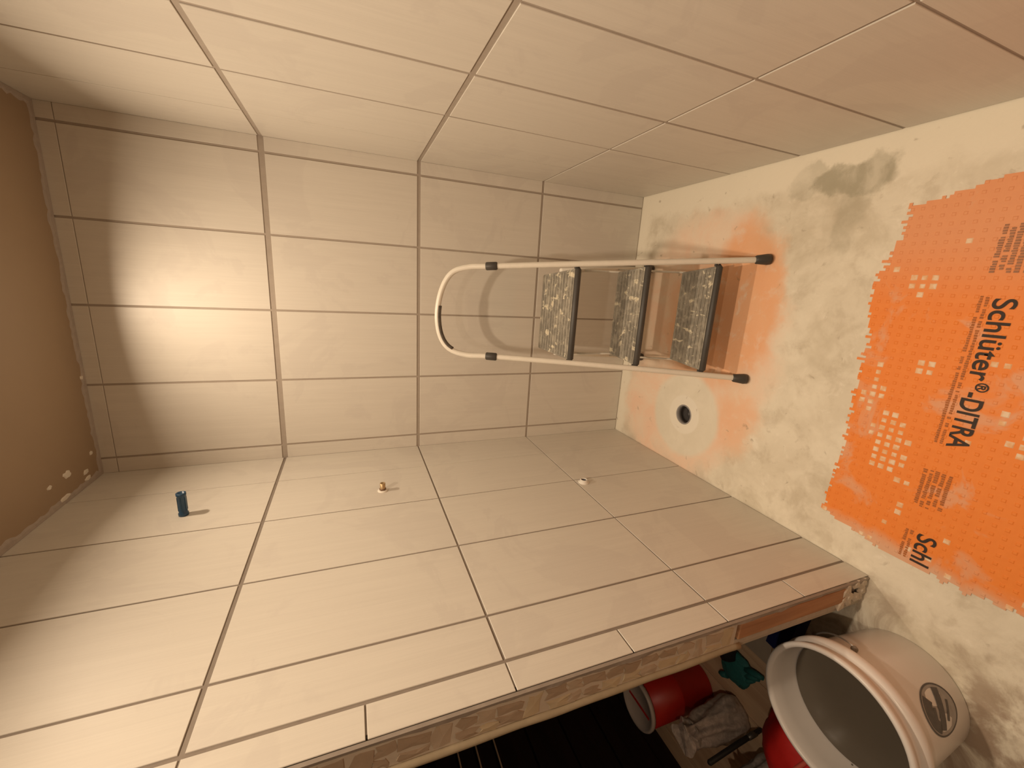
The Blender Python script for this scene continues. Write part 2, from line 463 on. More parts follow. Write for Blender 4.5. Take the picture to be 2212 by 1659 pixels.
# bare reddish timber low down
REDWOOD = make_wood('reddish_timber', (0.30, 0.14, 0.07), (0.46, 0.25, 0.13), 0.7, 2)
box('timber_stud', (-0.072, YE - 0.002, 0.10), (-0.020, YE + 0.02, ZB - 0.006), REDWOOD, wall_left, 0.003)
box('plaster_strip', (-T_PART + 0.006, YE + 0.003, 0.0), (-0.076, YE + 0.02, ZB), plain('grey_plaster_strip', (0.45, 0.39, 0.32), 0.9, var=.2, scale=60), wall_left, 0.002)
bm = bmesh.new(); r = random.Random(4)
for k in range(26):
    x = r.uniform(-0.085, -0.012); zz = r.uniform(0.0, 0.11); s = r.uniform(.008, .02)
    b = bmesh.ops.create_icosphere(bm, subdivisions=1, radius=s)
    for v in b['verts']:
        v.co = Vector((v.co.x * r.uniform(.8, 1.3) + x, v.co.y * .6 + YE + 0.004, v.co.z + zz + s * .3))
        v.co.z = max(v.co.z, 0.0005)
o = obj('rubble_fill', bm, MORTAR, wall_left); o['kind'] = 'stuff'

# ------------------------------------------------------------------ downlights (out of frame, in the ceiling; the one nearest the front is added)
WHITEMETAL = plain('white_enamel', (0.75, 0.73, 0.70), 0.35)
LENS = bpy.data.materials.new('lamp_lens'); LENS.use_nodes = True
b = LENS.node_tree.nodes['Principled BSDF']; b.inputs['Emission Color'].default_value = (*LAMP_COL, 1); b.inputs['Emission Strength'].default_value = 6.0
for i, (lx, ly, wt) in enumerate(LAMPS):
    t = thing('downlight', ['round white ceiling downlight close to the back wall', 'round white ceiling downlight above the orange membrane', 'added round white downlight nearest the front wall, to light the hall'][i], 'lamp', (lx, ly, ZC), group='ceiling downlights')
    bm = bmesh.new(); add_lathe(bm, [(0.040, -0.0005), (0.046, -0.0005), (0.046, -0.004), (0.036, -0.006), (0.034, -0.001)], 32); obj('trim_ring', bm, WHITEMETAL, t)
    bm = bmesh.new(); add_lathe(bm, [(0.034, -0.001), (0.0, -0.0012)], 32); obj('lens', bm, LENS, t)
    ld = bpy.data.lights.new('downlight_bulb', 'AREA'); ld.shape = 'DISK'; ld.size = 0.06; ld.energy = wt; ld.color = LAMP_COL
    ld.spread = math.radians(153)
    lo = bpy.data.objects.new('downlight_bulb', ld); lo.location = (0, 0, -0.012); link(lo, t)

# ------------------------------------------------------------------ wall fittings
BLUE = plain('blue_plastic', (0.018, 0.065, 0.13), 0.35, var=.2)
BLACK = plain('black_rubber', (0.018, 0.016, 0.015), 0.6)
t = thing('pipe_plug', 'blue plastic plug sticking out of the left tiles near the ceiling', 'pipe plug', (0, -0.43, 2.063), (0, PI / 2, 0))
bm = bmesh.new(); add_lathe(bm, [(0.0, 0.0005), (0.0145, 0.0005), (0.015, 0.010), (0.0125, 0.014), (0.0125, 0.072), (0.0145, 0.076), (0.0145, 0.084), (0.0108, 0.085), (0.010, 0.062), (0.0, 0.061)], 28)
obj('plug_body', bm, BLUE, t)
bm = bmesh.new()
for k in range(6):
    a = k * PI / 3; add_box(bm, (-0.001, 0.012, 0.02), (0.001, 0.0138, 0.07))
    bmesh.ops.rotate(bm, verts=bm.verts[-8:], cent=(0, 0, 0), matrix=Matrix.Rotation(a, 3, 'Z'))
obj('grip_ribs', bm, BLUE, t)

t = thing('water_outlet', 'small brass stub in a white collar on the left tiles', 'pipe stub', (0, -0.43, 1.41), (0, PI / 2, 0))
BRASS = plain('dull_brass', (0.50, 0.36, 0.20), 0.4, 0.6)
bm = bmesh.new(); add_lathe(bm, [(0.0, 0.0004), (0.020, 0.0004), (0.019, 0.004), (0.012, 0.006), (0.0, 0.006)], 28); obj('collar', bm, plain('white_sealant', (0.78, 0.74, 0.66), 0.6), t)
bm = bmesh.new(); add_lathe(bm, [(0.0105, 0.004), (0.0105, 0.034), (0.0075, 0.035), (0.0075, 0.01), (0, 0.01)], 20); obj('stub', bm, BRASS, t)
bm = bmesh.new(); add_lathe(bm, [(0.012, 0.006), (0.013, 0.006), (0.013, 0.013), (0.0106, 0.0135)], 6); obj('hex_nut', bm, plain('brown_nut', (0.2, 0.12, 0.07), 0.5, 0.4), t)

t = thing('conduit_outlet', 'white conduit end with blue core low on the left tiles', 'pipe stub', (0, -0.577, 0.570), (0, PI / 2, 0))
WPL = plain('white_plastic', (0.80, 0.77, 0.71), 0.4)
bm = bmesh.new(); add_lathe(bm, [(0.0, 0.0004), (0.024, 0.0004), (0.024, 0.004), (0.017, 0.006), (0.016, 0.016), (0.0125, 0.016), (0.0125, 0.003), (0, 0.003)], 28); obj('conduit_sleeve', bm, WPL, t)
bm = bmesh.new(); add_lathe(bm, [(0.0, 0.003), (0.0123, 0.003), (0.0123, 0.012), (0.0, 0.013)], 20); obj('blue_core', bm, plain('navy_plastic', (0.01, 0.02, 0.06), 0.4), t)

# ------------------------------------------------------------------ floor drain
t = thing('floor_drain', 'round open floor drain with grey pipe beside the ladder', 'drain', (DX, DY, 0))
PIPE = plain('grey_pipe', (0.16, 0.15, 0.15), 0.4)
bm = bmesh.new(); add_lathe(bm, [(0.0485, -0.003), (0.0485, -0.14), (0.0, -0.14)], 40)
bmesh.ops.reverse_faces(bm, faces=bm.faces); obj('pipe', bm, PIPE, t)
bm = bmesh.new(); add_lathe(bm, [(0.0487, -0.008), (0.0485, 0.001), (0.046, 0.0025), (0.0425, 0.001), (0.042, -0.03), (0.0485, -0.031)], 40); obj('rim', bm, plain('blueish_rim', (0.30, 0.29, 0.29), 0.35), t)
bm = bmesh.new(); add_lathe(bm, [(0.046, -0.07), (0.03, -0.072), (0.024, -0.06), (0.024, -0.05), (0.02, -0.05), (0.02, -0.075), (0, -0.075)], 32); obj('trap_insert', bm, plain('dark_trap', (0.07, 0.065, 0.065), 0.35), t)

# ------------------------------------------------------------------ orange membrane
def make_membrane_mats():
    g = G('orange_membrane', 0.55, 0.35)
    p = g.pos(); n1 = g.noise(p, 7.0, 5.0, 0.6, 0.7); n2 = g.noise(p, 40.0, 4.0, 0.6)
    col = g.mix(n2, (0.82, 0.225, 0.035), (0.90, 0.285, 0.055))
    x, y, z = g.sep(p)
    haze = g.math('MULTIPLY', g.ramp(n1, 0.54, 0.66), 0.5)
    haze = g.math('MAXIMUM', haze, g.math('MULTIPLY', g.ramp(x, 0.80, 1.05), 0.42))
    edge = g.math('MULTIPLY', g.ramp(g.math('ADD', x, g.math('MULTIPLY', g.math('SUBTRACT', n1, 0.5), 0.14)), 0.17, 0.10), 0.8)
    col = g.mix(g.math('MAXIMUM', haze, edge), col, (0.70, 0.47, 0.33))
    g.bump(n2, 0.15, 0.002)
    a = g.out(col)
    g = G('thinset_filled_cell', 0.85, 0.2)
    n = g.noise(g.pos(), 55.0, 4.0)
    b_ = g.out(g.mix(g.ramp(n, 0.36, 0.62), (0.86, 0.68, 0.50), (0.82, 0.48, 0.25)))
    return a, b_
MEM, FILL = make_membrane_mats()
t_mem = thing('waterproof_membrane', 'orange waffle membrane sheet with black lettering on the floor', 'membrane', (0.65, -1.2, 0))
def pip(px, py, poly):
    c = False; n = len(poly)
    for i in range(n):
        x1, y1 = poly[i]; x2, y2 = poly[(i + 1) % n]
        if (y1 > py) != (y2 > py) and px < (x2 - x1) * (py - y1) / (y2 - y1) + x1: c = not c
    return c
POLY = [(1.175, -1.47), (1.15, -1.37), (1.125, -1.29), (1.12, -1.225), (1.04, -1.225), (0.97, -1.205), (0.917, -1.183), (0.805, -1.19), (0.74, -1.21), (0.661, -1.204), (0.525, -1.208),
        (0.386, -1.218), (0.247, -1.205), (0.145, -1.195), (0.105, -1.37), (0.10, -1.50), (0.12, -1.70), (0.10, -1.95), (0.13, -2.3), (0.12, -2.75), (1.22, -2.75), (1.21, -2.1), (1.22, -1.8)]
SPOTS = [(0.905, -1.295, .035, .045), (0.678, -1.36, .03, .022), (0.47, -1.315, .05, .05), (0.395, -1.34, .06, .05), (0.33, -1.38, .02, .03), (0.64, -1.255, .03, .02),
         (0.713, -1.506, .02, .018), (0.583, -1.533, .03, .018), (0.515, -1.576, .03, .03), (0.95, -1.24, .02, .02), (0.56, -1.25, .05, .035), (0.25, -1.40, .015, .03)]
def build_membrane():
    pt = 0.0234; n3 = 3; q = pt / n3; r = random.Random(12); bm = bmesh.new()
    za, zb = 0.0022, 0.0034
    nx = int(1.24 / q); ny = int(1.62 / q); cells = {}
    for a in range(nx):
        x = 0.04 + q * (a + .5)
        jy = 0.011 * noise.noise(Vector((x * 75, 3.1, 0))) + r.gauss(0, .0045); 
        for b_ in range(ny):
            y = -1.15 - q * (b_ + .5)
            jx = 0.012 * noise.noise(Vector((5.7, y * 60, 0))) + 0.004 * noise.noise(Vector((x * 160, y * 160, 2)))
            if pip(x + jx, y + jy, POLY): cells[(a, b_)] = 1
    V = {}
    def vert(i, j, z):
        k = (i, j, z)
        if k not in V: V[k] = bm.verts.new((0.04 + q * i - 0.65, -1.15 - q * j + 1.2, z))
        return V[k]
    white = {}
    for (a, b_) in cells:
        ca, cb = a // n3, b_ // n3
        if (ca, cb) not in white:
            x = 0.04 + pt * (ca + .5); y = -1.15 - pt * (cb + .5)
            w = any(((x - sx) / rx) ** 2 + ((y - sy) / ry) ** 2 < r.uniform(.5, 1.3) for sx, sy, rx, ry in SPOTS) or r.random() < .008
            if x < 0.16 and r.random() < .25: w = True
            white[(ca, cb)] = w
        w = white[(ca, cb)]
        f = bm.faces.new((vert(a, b_ + 1, za), vert(a + 1, b_ + 1, za), vert(a + 1, b_, za), vert(a, b_, za)))
        for (da, db, e) in ((-1, 0, ((a, b_), (a, b_ + 1))), (1, 0, ((a + 1, b_ + 1), (a + 1, b_))), (0, -1, ((a + 1, b_), (a, b_))), (0, 1, ((a, b_ + 1), (a + 1, b_ + 1)))):
            if (a + da, b_ + db) not in cells:
                p0, p1 = e
                bm.faces.new((vert(*p0, za), vert(*p0, 0.0003), vert(*p1, 0.0003), vert(*p1, za)))
        if a % n3 == 1 and b_ % n3 == 1:
            m = q * (.12 if not w else r.uniform(-.28, -.05)); x0 = 0.04 + q * a - .65; y0 = -1.15 - q * b_ + 1.2; e = q * .22
            lo = [bm.verts.new(p) for p in ((x0 + m - e, y0 - q - e + m, za), (x0 + q - m + e, y0 - q - e + m, za), (x0 + q - m + e, y0 - m + e, za), (x0 + m - e, y0 - m + e, za))]
            hi = [bm.verts.new(p) for p in ((x0 + m, y0 - q + m, zb), (x0 + q - m, y0 - q + m, zb), (x0 + q - m, y0 - m, zb), (x0 + m, y0 - m, zb))]
            fs = [bm.faces.new(hi)] + [bm.faces.new((lo[k], lo[(k + 1) % 4], hi[(k + 1) % 4], hi[k])) for k in range(4)]
            if w:
                for f_ in fs: f_.material_index = 1
    return obj('membrane_sheet', bm, [MEM, FILL], t_mem)
build_membrane()
INK = plain('black_print', (0.035, 0.022, 0.016), 0.7, var=.5, scale=60)
INK2 = plain('faded_brown_print', (0.40, 0.13, 0.03), 0.7, var=.3, scale=80)
INK3 = plain('faded_grey_print', (0.36, 0.17, 0.09), 0.7, var=.25, scale=80)
def text(name, s, x, y, size, width, mat, parent, bold=0.012, rz=PI, z=0.0038):
    cu = bpy.data.curves.new(name, 'FONT'); cu.body = s; cu.size = 1.0; cu.offset = bold; cu.extrude = 0.0
    to = bpy.data.objects.new('tmp', cu); C.objects.link(to)
    bpy.context.view_layer.update()
    me = bpy.data.meshes.new_from_object(to.evaluated_get(bpy.context.evaluated_depsgraph_get()))
    bpy.data.objects.remove(to); bpy.data.curves.remove(cu)
    x0 = min(v.co.x for v in me.vertices); x1 = max(v.co.x for v in me.vertices)
    sx = width / (x1 - x0); sy = size
    for v in me.vertices: v.co = Vector(((v.co.x - x0) * sx, v.co.y * sy, 0))
    me.materials.clear(); me.materials.append(mat)
    o = bpy.data.objects.new(name, me); link(o, parent)
    px, py = parent.location.x, parent.location.y
    o.location = (x - px, y - py, z); o.rotation_euler = (0, 0, rz)
    return o
SZ = 0.060
text('lettering', 'Schlüter', 0.868, -1.452, SZ, 0.208, INK, t_mem, 0.014)
text('lettering', '®', 0.656, -1.470, SZ * .55, 0.024, INK, t_mem, 0.02)
text('lettering', '-DITRA', 0.628, -1.452, SZ, 0.155, INK, t_mem, 0.02)
text('lettering', 'Schl', 0.206, -1.454, SZ, 0.090, INK, t_mem, 0.014)
def tiny_lines(x0, x1, ys, mat, seed, h=0.007):
    """rows of tiny unreadable printed characters"""
    r = random.Random(seed); bm = bmesh.new()
    for y in ys:
        x = x0
        while x < x1:
            w = r.uniform(.003, .006)
            if r.random() > .13:
                hh = h * r.uniform(.7, 1.0)
                bm.faces.new([bm.verts.new((a - 0.65, b + 1.2, 0.0037)) for a, b in ((x, y), (x + w, y), (x + w, y + hh), (x, y + hh))])
            x += w + .0015
    obj('small_print', bm, mat, t_mem)
tiny_lines(0.475, 0.872, (-1.431, -1.443), INK2, 2)
tiny_lines(0.118, 0.205, (-1.431, -1.443), INK2, 3)
tiny_lines(0.283, 0.393, (-1.431, -1.444, -1.457, -1.470, -1.484), INK2, 4, .009)
tiny_lines(0.93, 1.042, (-1.436, -1.450, -1.464, -1.478, -1.492), INK3, 5, .010)
tiny_lines(0.93, 1.03, (-1.508,), INK3, 6, .010)

# ------------------------------------------------------------------ step ladder
TUBE = plain('cream_lacquered_tube', (0.74, 0.70, 0.62), 0.32, 0.0, var=.06, scale=40)
DARKPL = plain('dark_grey_plastic', (0.055, 0.05, 0.045), 0.5, var=.3)
def make_tread():
    g = G('paint_splashed_tread', 0.65, 0.3)
    co = g.pos()
    n1 = g.noise(g.vm('MULTIPLY', co, (1, 1.2, 1)), 30.0, 4.0, 0.6, 0.6); n2 = g.noise(co, 9.0, 3.0)
    n3 = g.noise(co, 90.0, 2.0)
    f = g.ramp(g.math('ADD', g.math('MULTIPLY', n1, .65), g.math('MULTIPLY', n2, .35)), 0.42, 0.66)
    col = g.mix(n3, (0.19, 0.175, 0.15), (0.26, 0.24, 0.20))
    col = g.mix(g.math('MULTIPLY', f, .6), col, (0.50, 0.455, 0.37))
    spk = g.ramp(g.noise(g.vm('MULTIPLY', co, (1.0, 0.6, 1.0)), 34.0, 3.0, .6, .4), .58, .66)
    col = g.mix(g.math('MULTIPLY', spk, .8), col, (0.75, 0.68, 0.52))
    return g.out(col)
TREAD = make_tread()
LB = Vector((0.745, -0.5, 0))
t_lad = thing('step_ladder', 'cream three-step folding ladder with splashed dark treads under the back wall', 'ladder', LB)
def lp(p): return Vector(p) - LB
hoop = [(0.981, -0.817, 0.012), (0.9645, -0.716, 0.208), (0.947, -0.611, 0.425), (0.925, -0.484, 0.690), (0.901, -0.351, 0.967), (0.893, -0.310, 1.050), (0.866, -0.281, 1.113), (0.797, -0.262, 1.150), (0.697, -0.255, 1.166),
        (0.606, -0.261, 1.154), (0.551, -0.279, 1.117), (0.529, -0.312, 1.048), (0.530, -0.357, 0.953), (0.527, -0.484, 0.690), (0.522, -0.630, 0.39), (0.517, -0.716, 0.208), (0.512, -0.815, 0.012)]
hoop_s = catmull(hoop, 6)
bm = bmesh.new(); add_tube(bm, [lp(p) for p in hoop_s], 0.0115, 14); obj('hoop_frame', bm, TUBE, t_lad)
def seg_pts(a, b, n=3): a = Vector(a); b = Vector(b); return [a.lerp(b, k / (n - 1)) for k in range(n)]
def clamp(center, nxt):
    c = Vector(center); d = (Vector(nxt) - c).normalized()
    bm = bmesh.new(); add_tube(bm, [lp(c - d * .024), lp(c - d * .02), lp(c + d * .02), lp(c + d * .024)], [.0135, .0165, .0165, .0135], 14)
    obj('hoop_clamp', bm, DARKPL, t_lad)
clamp((0.901, -0.351, 0.967), (0.925, -0.484, 0.690)); clamp((0.530, -0.357, 0.953), (0.527, -0.484, 0.690))
# worn dark grip along the inside of the hoop
i0 = next(i for i, p in enumerate(hoop_s) if p.x < 0.735 and p.z > 1.0); i1 = next(i for i, p in enumerate(hoop_s) if i > i0 and p.z < 1.10)
bm = bmesh.new(); cc = Vector((0.71, -0.33, 1.0))
pp = [lp(p + (cc - p).normalized() * .0055) for p in hoop_s[i0:i1]]
add_tube(bm, pp, 0.0105, 12); obj('grip', bm, plain('worn_grip', (0.10, 0.085, 0.07), .6, var=.5, scale=60), t_lad)
# front feet
def foot(p, d, name='foot'):
    p = Vector(p); d = Vector(d).normalized(); bm = bmesh.new()
    add_tube(bm, [lp(p + d * .055), lp(p + d * .05), lp(p + d * .012), lp(p)], [.0125, .0165, .021, .019], 14)
    for v in bm.verts: v.co.z = max(v.co.z, 0.0)
    obj(name, bm, DARKPL, t_lad)
foot((0.9825, -0.822, 0.004), (-.0165, .101, .2)); foot((0.511, -0.820, 0.004), (.005, .1, .19))
# steps: trapezoid treads with a front lip
STEPS = [(0.172, (0.533, 0.948), -0.733, (0.548, 0.925), -0.553), (0.413, (0.536, 0.932), -0.613, (0.554, 0.912), -0.431), (0.658, (0.538, 0.910), -0.490, (0.541, 0.885), -0.190)]
for (z, (fa, fb), yf, (ba, bb), yb) in STEPS:
    bm = bmesh.new(); th = 0.016
    def q(x, y, zz): return bm.verts.new(lp((x, y, zz)))
    top = [q(fa, yf, z), q(fb, yf, z), q(bb, yb, z), q(ba, yb, z)]; bot = [q(fa, yf, z - th), q(fb, yf, z - th), q(bb, yb, z - th), q(ba, yb, z - th)]
    bm.faces.new(top); bm.faces.new(bot[::-1])
    for k in range(4): bm.faces.new((top[k], bot[k], bot[(k + 1) % 4], top[(k + 1) % 4]))
    bmesh.ops.recalc_face_normals(bm, faces=bm.faces)
    bmesh.ops.bevel(bm, geom=list(bm.edges), offset=.003, segments=2, affect='EDGES')
    st = obj('step', bm, TREAD, t_lad)
    bm = bmesh.new(); n = 12 if yb > -.3 else 9
    for k in range(n):
        f = (k + .7) / (n + .4); y = yf + (yb - yf) * f; xa = fa + (ba - fa) * f + .008; xb = fb + (bb - fb) * f - .008
        a, b_ = lp((xa, y - .0035, z)), lp((xb, y + .0035, z + .0022)); add_box(bm, a, b_)
    o = obj('tread_ribs', bm, TREAD, st); o['kind'] = 'stuff'
    # rounded front lip
    bm = bmesh.new()
    add_tube(bm, [lp((fa - .004, yf + .004, z - .012)), lp((fa + .004, yf - .002, z - .012)), lp((fb - .004, yf - .002, z - .012)), lp((fb + .004, yf + .004, z - .012))], [.009, .013, .013, .009], 12)
    obj('front_lip', bm, DARKPL, st)
    # pivot rivets to the rails
    for sx in (fa - .006, fb + .006):
        bm = bmesh.new(); add_tube(bm, [lp((sx - .006, yf + .012, z - .008)), lp((sx + .006, yf + .012, z - .008))], .006, 8); obj('rivet', bm, DARKPL, t_lad)
# rear frame: two legs, floor bar, feet, and link bars under the steps
RL = [(0.955, -0.150, 0.012), (0.905, -0.330, 0.640)]; LL = [(0.483, -0.158, 0.012), (0.540, -0.335, 0.640)]
for a, b_ in (RL, LL):
    bm = bmesh.new(); add_tube(bm, [lp(p) for p in seg_pts(a, b_)], .0095, 12); obj('rear_leg', bm, TUBE, t_lad)
def lerp3(a, b, t): return Vector(a).lerp(Vector(b), t)
bm = bmesh.new(); add_tube(bm, [lp(lerp3(*LL, .05)), lp(lerp3(*RL, .05))], .0095, 12); obj('rear_bar', bm, TUBE, t_lad)
foot((0.956, -0.146, 0.002), (-.05, -.18, .63), 'rear_foot'); foot((0.482, -0.154, 0.002), (.057, -.177, .63), 'rear_foot')
for s, rear in ((0, LL), (1, RL)):
    for (z, fx, yf, bx, yb) in STEPS[:2]:
        a = Vector((bx[s], yb - .01, z - .012)); tt = (z + .1 ) / .64
        b_ = lerp3(*rear, min(1, tt * .98))
        bm = bmesh.new(); add_tube(bm, [lp(a), lp(b_)], .0045, 8); obj('link_bar', bm, TUBE, t_lad)

# ------------------------------------------------------------------ white bucket
BX, BY = -0.266, -1.521
t_b = thing('bucket', 'large open white plastic bucket with round grey emblem beside the partition end', 'bucket', (BX, BY, 0.0))
BH = 0.335
BUCKET = plain('white_bucket_plastic', (0.72, 0.68, 0.65), 0.28, var=.05, scale=14)
def br(z): return 0.148 + (0.172 - 0.148) * z / BH
bm = bmesh.new()
add_lathe(bm, [(0.0, 0.003), (0.142, 0.003), (0.147, 0.0005), (0.1485, 0.006), (br(.235), .235), (br(.255), .255), (0.170, 0.2555), (0.183, 0.258), (0.1875, 0.264), (0.1885, 0.273), (0.187, 0.282), (0.181, 0.288), (0.176, 0.290),
               (0.1755, BH - .026), (0.178, BH - .021), (0.184, BH - .017), (0.187, BH - .008), (0.184, BH - .001), (0.179, BH), (0.174, BH - .002),
               (0.1695, BH - .012), (0.1685, BH - .05), (0.145, 0.008), (0.0, 0.007)], 72)
obj('shell', bm, BUCKET, t_b)
bm = bmesh.new(); add_lathe(bm, [(0.1605, 0.228), (0.158, 0.2275), (0.0, 0.2272)], 64)
bmesh.ops.recalc_face_normals(bm, faces=bm.faces)
if sum(f.normal.z for f in bm.faces) < 0: bmesh.ops.reverse_faces(bm, faces=bm.faces)
obj('slurry', bm, plain('grey_slurry', (0.105, 0.088, 0.068), 0.25, var=.12, scale=9), t_b)
# wire handle lying down round the far side
bm = bmesh.new(); pts = []
for k in range(25):
    a = math.radians(12 + 180 * k / 24); pts.append((0.178 * math.cos(a), 0.178 * math.sin(a), BH - .105 - .07 * math.sin(PI * k / 24)))
add_tube(bm, pts, .0025, 8); obj('wire_handle', bm, plain('steel_wire', (.5, .48, .45), .35, .8), t_b)
for p in (pts[0], pts[-1]):
    bm = bmesh.new(); bmesh.ops.create_icosphere(bm, subdivisions=2, radius=.009, matrix=Matrix.Translation(Vector((p[0] * .965, p[1] * .965, p[2])))); obj('handle_lug', bm, plain('grey_lug', (.22, .19, .16), .5), t_b, smooth=True)
# printed round emblem: rings and bands following the wall of the bucket
def emblem(az, zc, rad):
    bm = bmesh.new()
    def P(u, v, off=.0009):
        v *= 1.3; z = zc + v; R_ = br(z) + off; a = az + u / R_
        return bm.verts.new((R_ * math.cos(a), R_ * math.sin(a), z))
    def ring(r0, r1, m, a0=0, a1=2 * PI, n=48, off=.0009):
        prev = None
        for k in range(n + 1):
            a = a0 + (a1 - a0) * k / n; c, s = math.cos(a), math.sin(a)
            q = (P(r0 * c, r0 * s, off), P(r1 * c, r1 * s, off))
            if prev: f = bm.faces.new((prev[0], prev[1], q[1], q[0])); f.material_index = m
            prev = q
    ring(.001, rad * .93, 1); ring(rad * .93, rad, 0, off=.0012)
    # dark cap, diagonal band and a few bars inside
    ring(.45 * rad, .88 * rad, 0, math.radians(35), math.radians(150), 20, .0014)
    def bar(u0, v0, u1, v1, w):
        d = Vector((u1 - u0, v1 - v0)).normalized(); nrm = Vector((-d.y, d.x)) * w / 2; n = 8; prev = None
        for k in range(n + 1):
            u = u0 + (u1 - u0) * k / n; v = v0 + (v1 - v0) * k / n
            q = (P(u + nrm.x, v + nrm.y, .0015), P(u - nrm.x, v - nrm.y, .0015))
            if prev: f = bm.faces.new((prev[0], prev[1], q[1], q[0])); f.material_index = 0
            prev = q
    bar(-.7 * rad, .25 * rad, .75 * rad, -.35 * rad, .32 * rad)
    bar(-.5 * rad, -.2 * rad, .2 * rad, -.6 * rad, .12 * rad)
    bar(-.3 * rad, .5 * rad, .2 * rad, .3 * rad, .14 * rad)
    bmesh.ops.recalc_face_normals(bm, faces=bm.faces)
    obj('emblem', bm, [plain('emblem_dark_ink', (.09, .08, .075), .5, var=.3, scale=70), plain('emblem_grey_ink', (.33, .30, .28), .5, var=.35, scale=45)], t_b)
emblem(math.radians(-50), 0.128, 0.056)

# ------------------------------------------------------------------ things in the hall
RED = plain('red_tin_paint', (0.50, 0.02, 0.012), 0.4, var=.15)
t = thing('paint_tin', 'red cylindrical tin with white lid standing behind the partition', 'tin', (-0.985, -0.87, 0))
bm = bmesh.new(); add_lathe(bm, [(0, .002), (.098, .002), (.10, .006), (.10, .165), (.1015, .168), (.1015, .174), (.10, .177), (.10, .338), (0, .338)], 40); obj('tin_body', bm, RED, t)
bm = bmesh.new(); add_lathe(bm, [(.099, .336), (.106, .337), (.108, .347), (.105, .354), (.096, .355), (.092, .342), (0, .340)], 40); obj('lid', bm, plain('white_lid', (.50, .44, .41), .45), t)
bm = bmesh.new()
add_box(bm, (-.012, -.07, .3405), (.0, .07, .3425)); obj('lid_stripe', bm, RED, t)

def crumple(name, rx, ry, h, seed, mat, parent, amp=.35, sub=4, loc=(0, 0, 0), stretch=(1, 1, 1)):
    bm = bmesh.new(); bmesh.ops.create_icosphere(bm, subdivisions=sub, radius=1.0)
    for v in bm.verts:
        d = v.co.copy()
        n = noise.fractal(Vector((d.x * stretch[0], d.y * stretch[1], d.z * stretch[2])) * 1.6 + Vector((seed, 0, 0)), 1.0, 2.0, 4)
        n2 = abs(noise.noise(Vector((d.x * stretch[0], d.y * stretch[1], d.z * stretch[2])) * 4.5 + Vector((seed, 3, 0))))
        k = 1 + amp * (n * .6 - n2 * .6)
        v.co = Vector((d.x * rx * k, d.y * ry * k, max(0.0, (d.z * k * .5 + .42) * h)))
    return obj(name, bm, mat, parent, loc, smooth=False)
def plastic(name, col, rough=.25, alpha_like=.35):
    g = G(name, rough, .6); f = g.noise(g.coord(), 30, 5, .7, 1.0)
    g.b.inputs['Transmission Weight'].default_value = alpha_like * 0.3
    return g.out(g.mix(g.ramp(f, .35, .7), tuple(c * .6 for c in col), col))
BAG1 = plastic('milky_plastic_film', (.68, .58, .53)); BAG2 = plastic('clear_crinkled_film', (.62, .56, .53), .18)
def bag(name, r0, h, n, seed, mat, parent, neck=.35, sy=.9, lean=(0, 0)):
    """a tied film bag: bulging pleated wall drawn in to a ruffled neck"""
    bm = bmesh.new(); rings = []; S = 72; H = 22
    for i in range(H + 1):
        t_ = i / H
        prof = (0.86 + 0.14 * math.sin(PI * min(1, t_ * 2.2))) * (1 - (1 - neck) * max(0, (t_ - .35) / .65) ** 1.4)
        if t_ > .9: prof += (t_ - .9) * 2.2
        ring = []
        for k in range(S):
            a = 2 * PI * k / S
            pl = math.sin(a * n + seed + 2.2 * noise.noise(Vector((a * .7, t_ * 2, seed)))) * (.03 + .13 * t_)
            cr = noise.noise(Vector((math.cos(a) * 2.2, math.sin(a) * 2.2, t_ * 3.5 + seed))) * .16 - abs(noise.noise(Vector((math.cos(a) * 5, math.sin(a) * 5, t_ * 7 + seed)))) * .10
            R_ = r0 * prof * (1 + pl + cr)
            ring.append(bm.verts.new((R_ * math.cos(a) + lean[0] * t_ * t_, R_ * sy * math.sin(a) + lean[1] * t_ * t_, h * t_ * (1 + .06 * math.sin(a * 3 + seed) * t_))))
        rings.append(ring)
    for a_, b_ in zip(rings[:-1], rings[1:]):
        for k in range(S): f = bm.faces.new((a_[k], a_[(k + 1) % S], b_[(k + 1) % S], b_[k])); f.smooth = True
    bm.faces.new(rings[0][::-1]); bm.faces.new(rings[-1])
    return obj(name, bm, mat, parent)
t = thing('plastic_bag', 'crumpled milky plastic bag standing next to the red tin', 'bag', (-0.93, -1.08, 0))
bag('bag_body', .092, .29, 7, 2.0, BAG1, t, .55, .88)
bm = bmesh.new(); add_tube(bm, [(.055 * math.cos(a * PI / 6) , .047 * math.sin(a * PI / 6), .25) for a in range(13)], .004, 6); obj('tie', bm, plain('grey_tie', (.3, .25, .22), .5), t)
t = thing('film_wrap', 'clear crinkled plastic wrap bundle in front of the milky bag', 'plastic wrap', (-0.975, -1.29, 0))
bag('wrap_body', .098, .24, 11, 7.0, BAG2, t, .8, .72)
bm = bmesh.new(); r = random.Random(3)
for k in range(5):
    x = -.06 + .032 * k; add_tube(bm, catmull([(x, -.062, .03), (x + r.uniform(-.015, .015), -.078, .10), (x + r.uniform(-.02, .02), -.062, .19)], 4), .006, 6)
obj('film_folds', bm, plastic('white_film_fold', (.75, .70, .66)), t)
t = thing('red_sack', 'bright red sack lying behind the white bucket', 'sack', (-0.66, -1.41, 0))
crumple('sack_body', .17, .15, .25, 14.0, plain('red_woven_sack', (.46, .012, .01), .55, var=.25, scale=25), t, .15, 4)
for o_ in t.children:
    for p_ in o_.data.polygons: p_.use_smooth = True
bm = bmesh.new(); add_tube(bm, catmull([(-.13, .03, .15), (-.08, .02, .20), (.0, -.01, .226), (.09, -.04, .20)], 6), .007, 8); obj('sack_seam', bm, plain('pale_red_seam', (.55, .10, .07), .5), t)
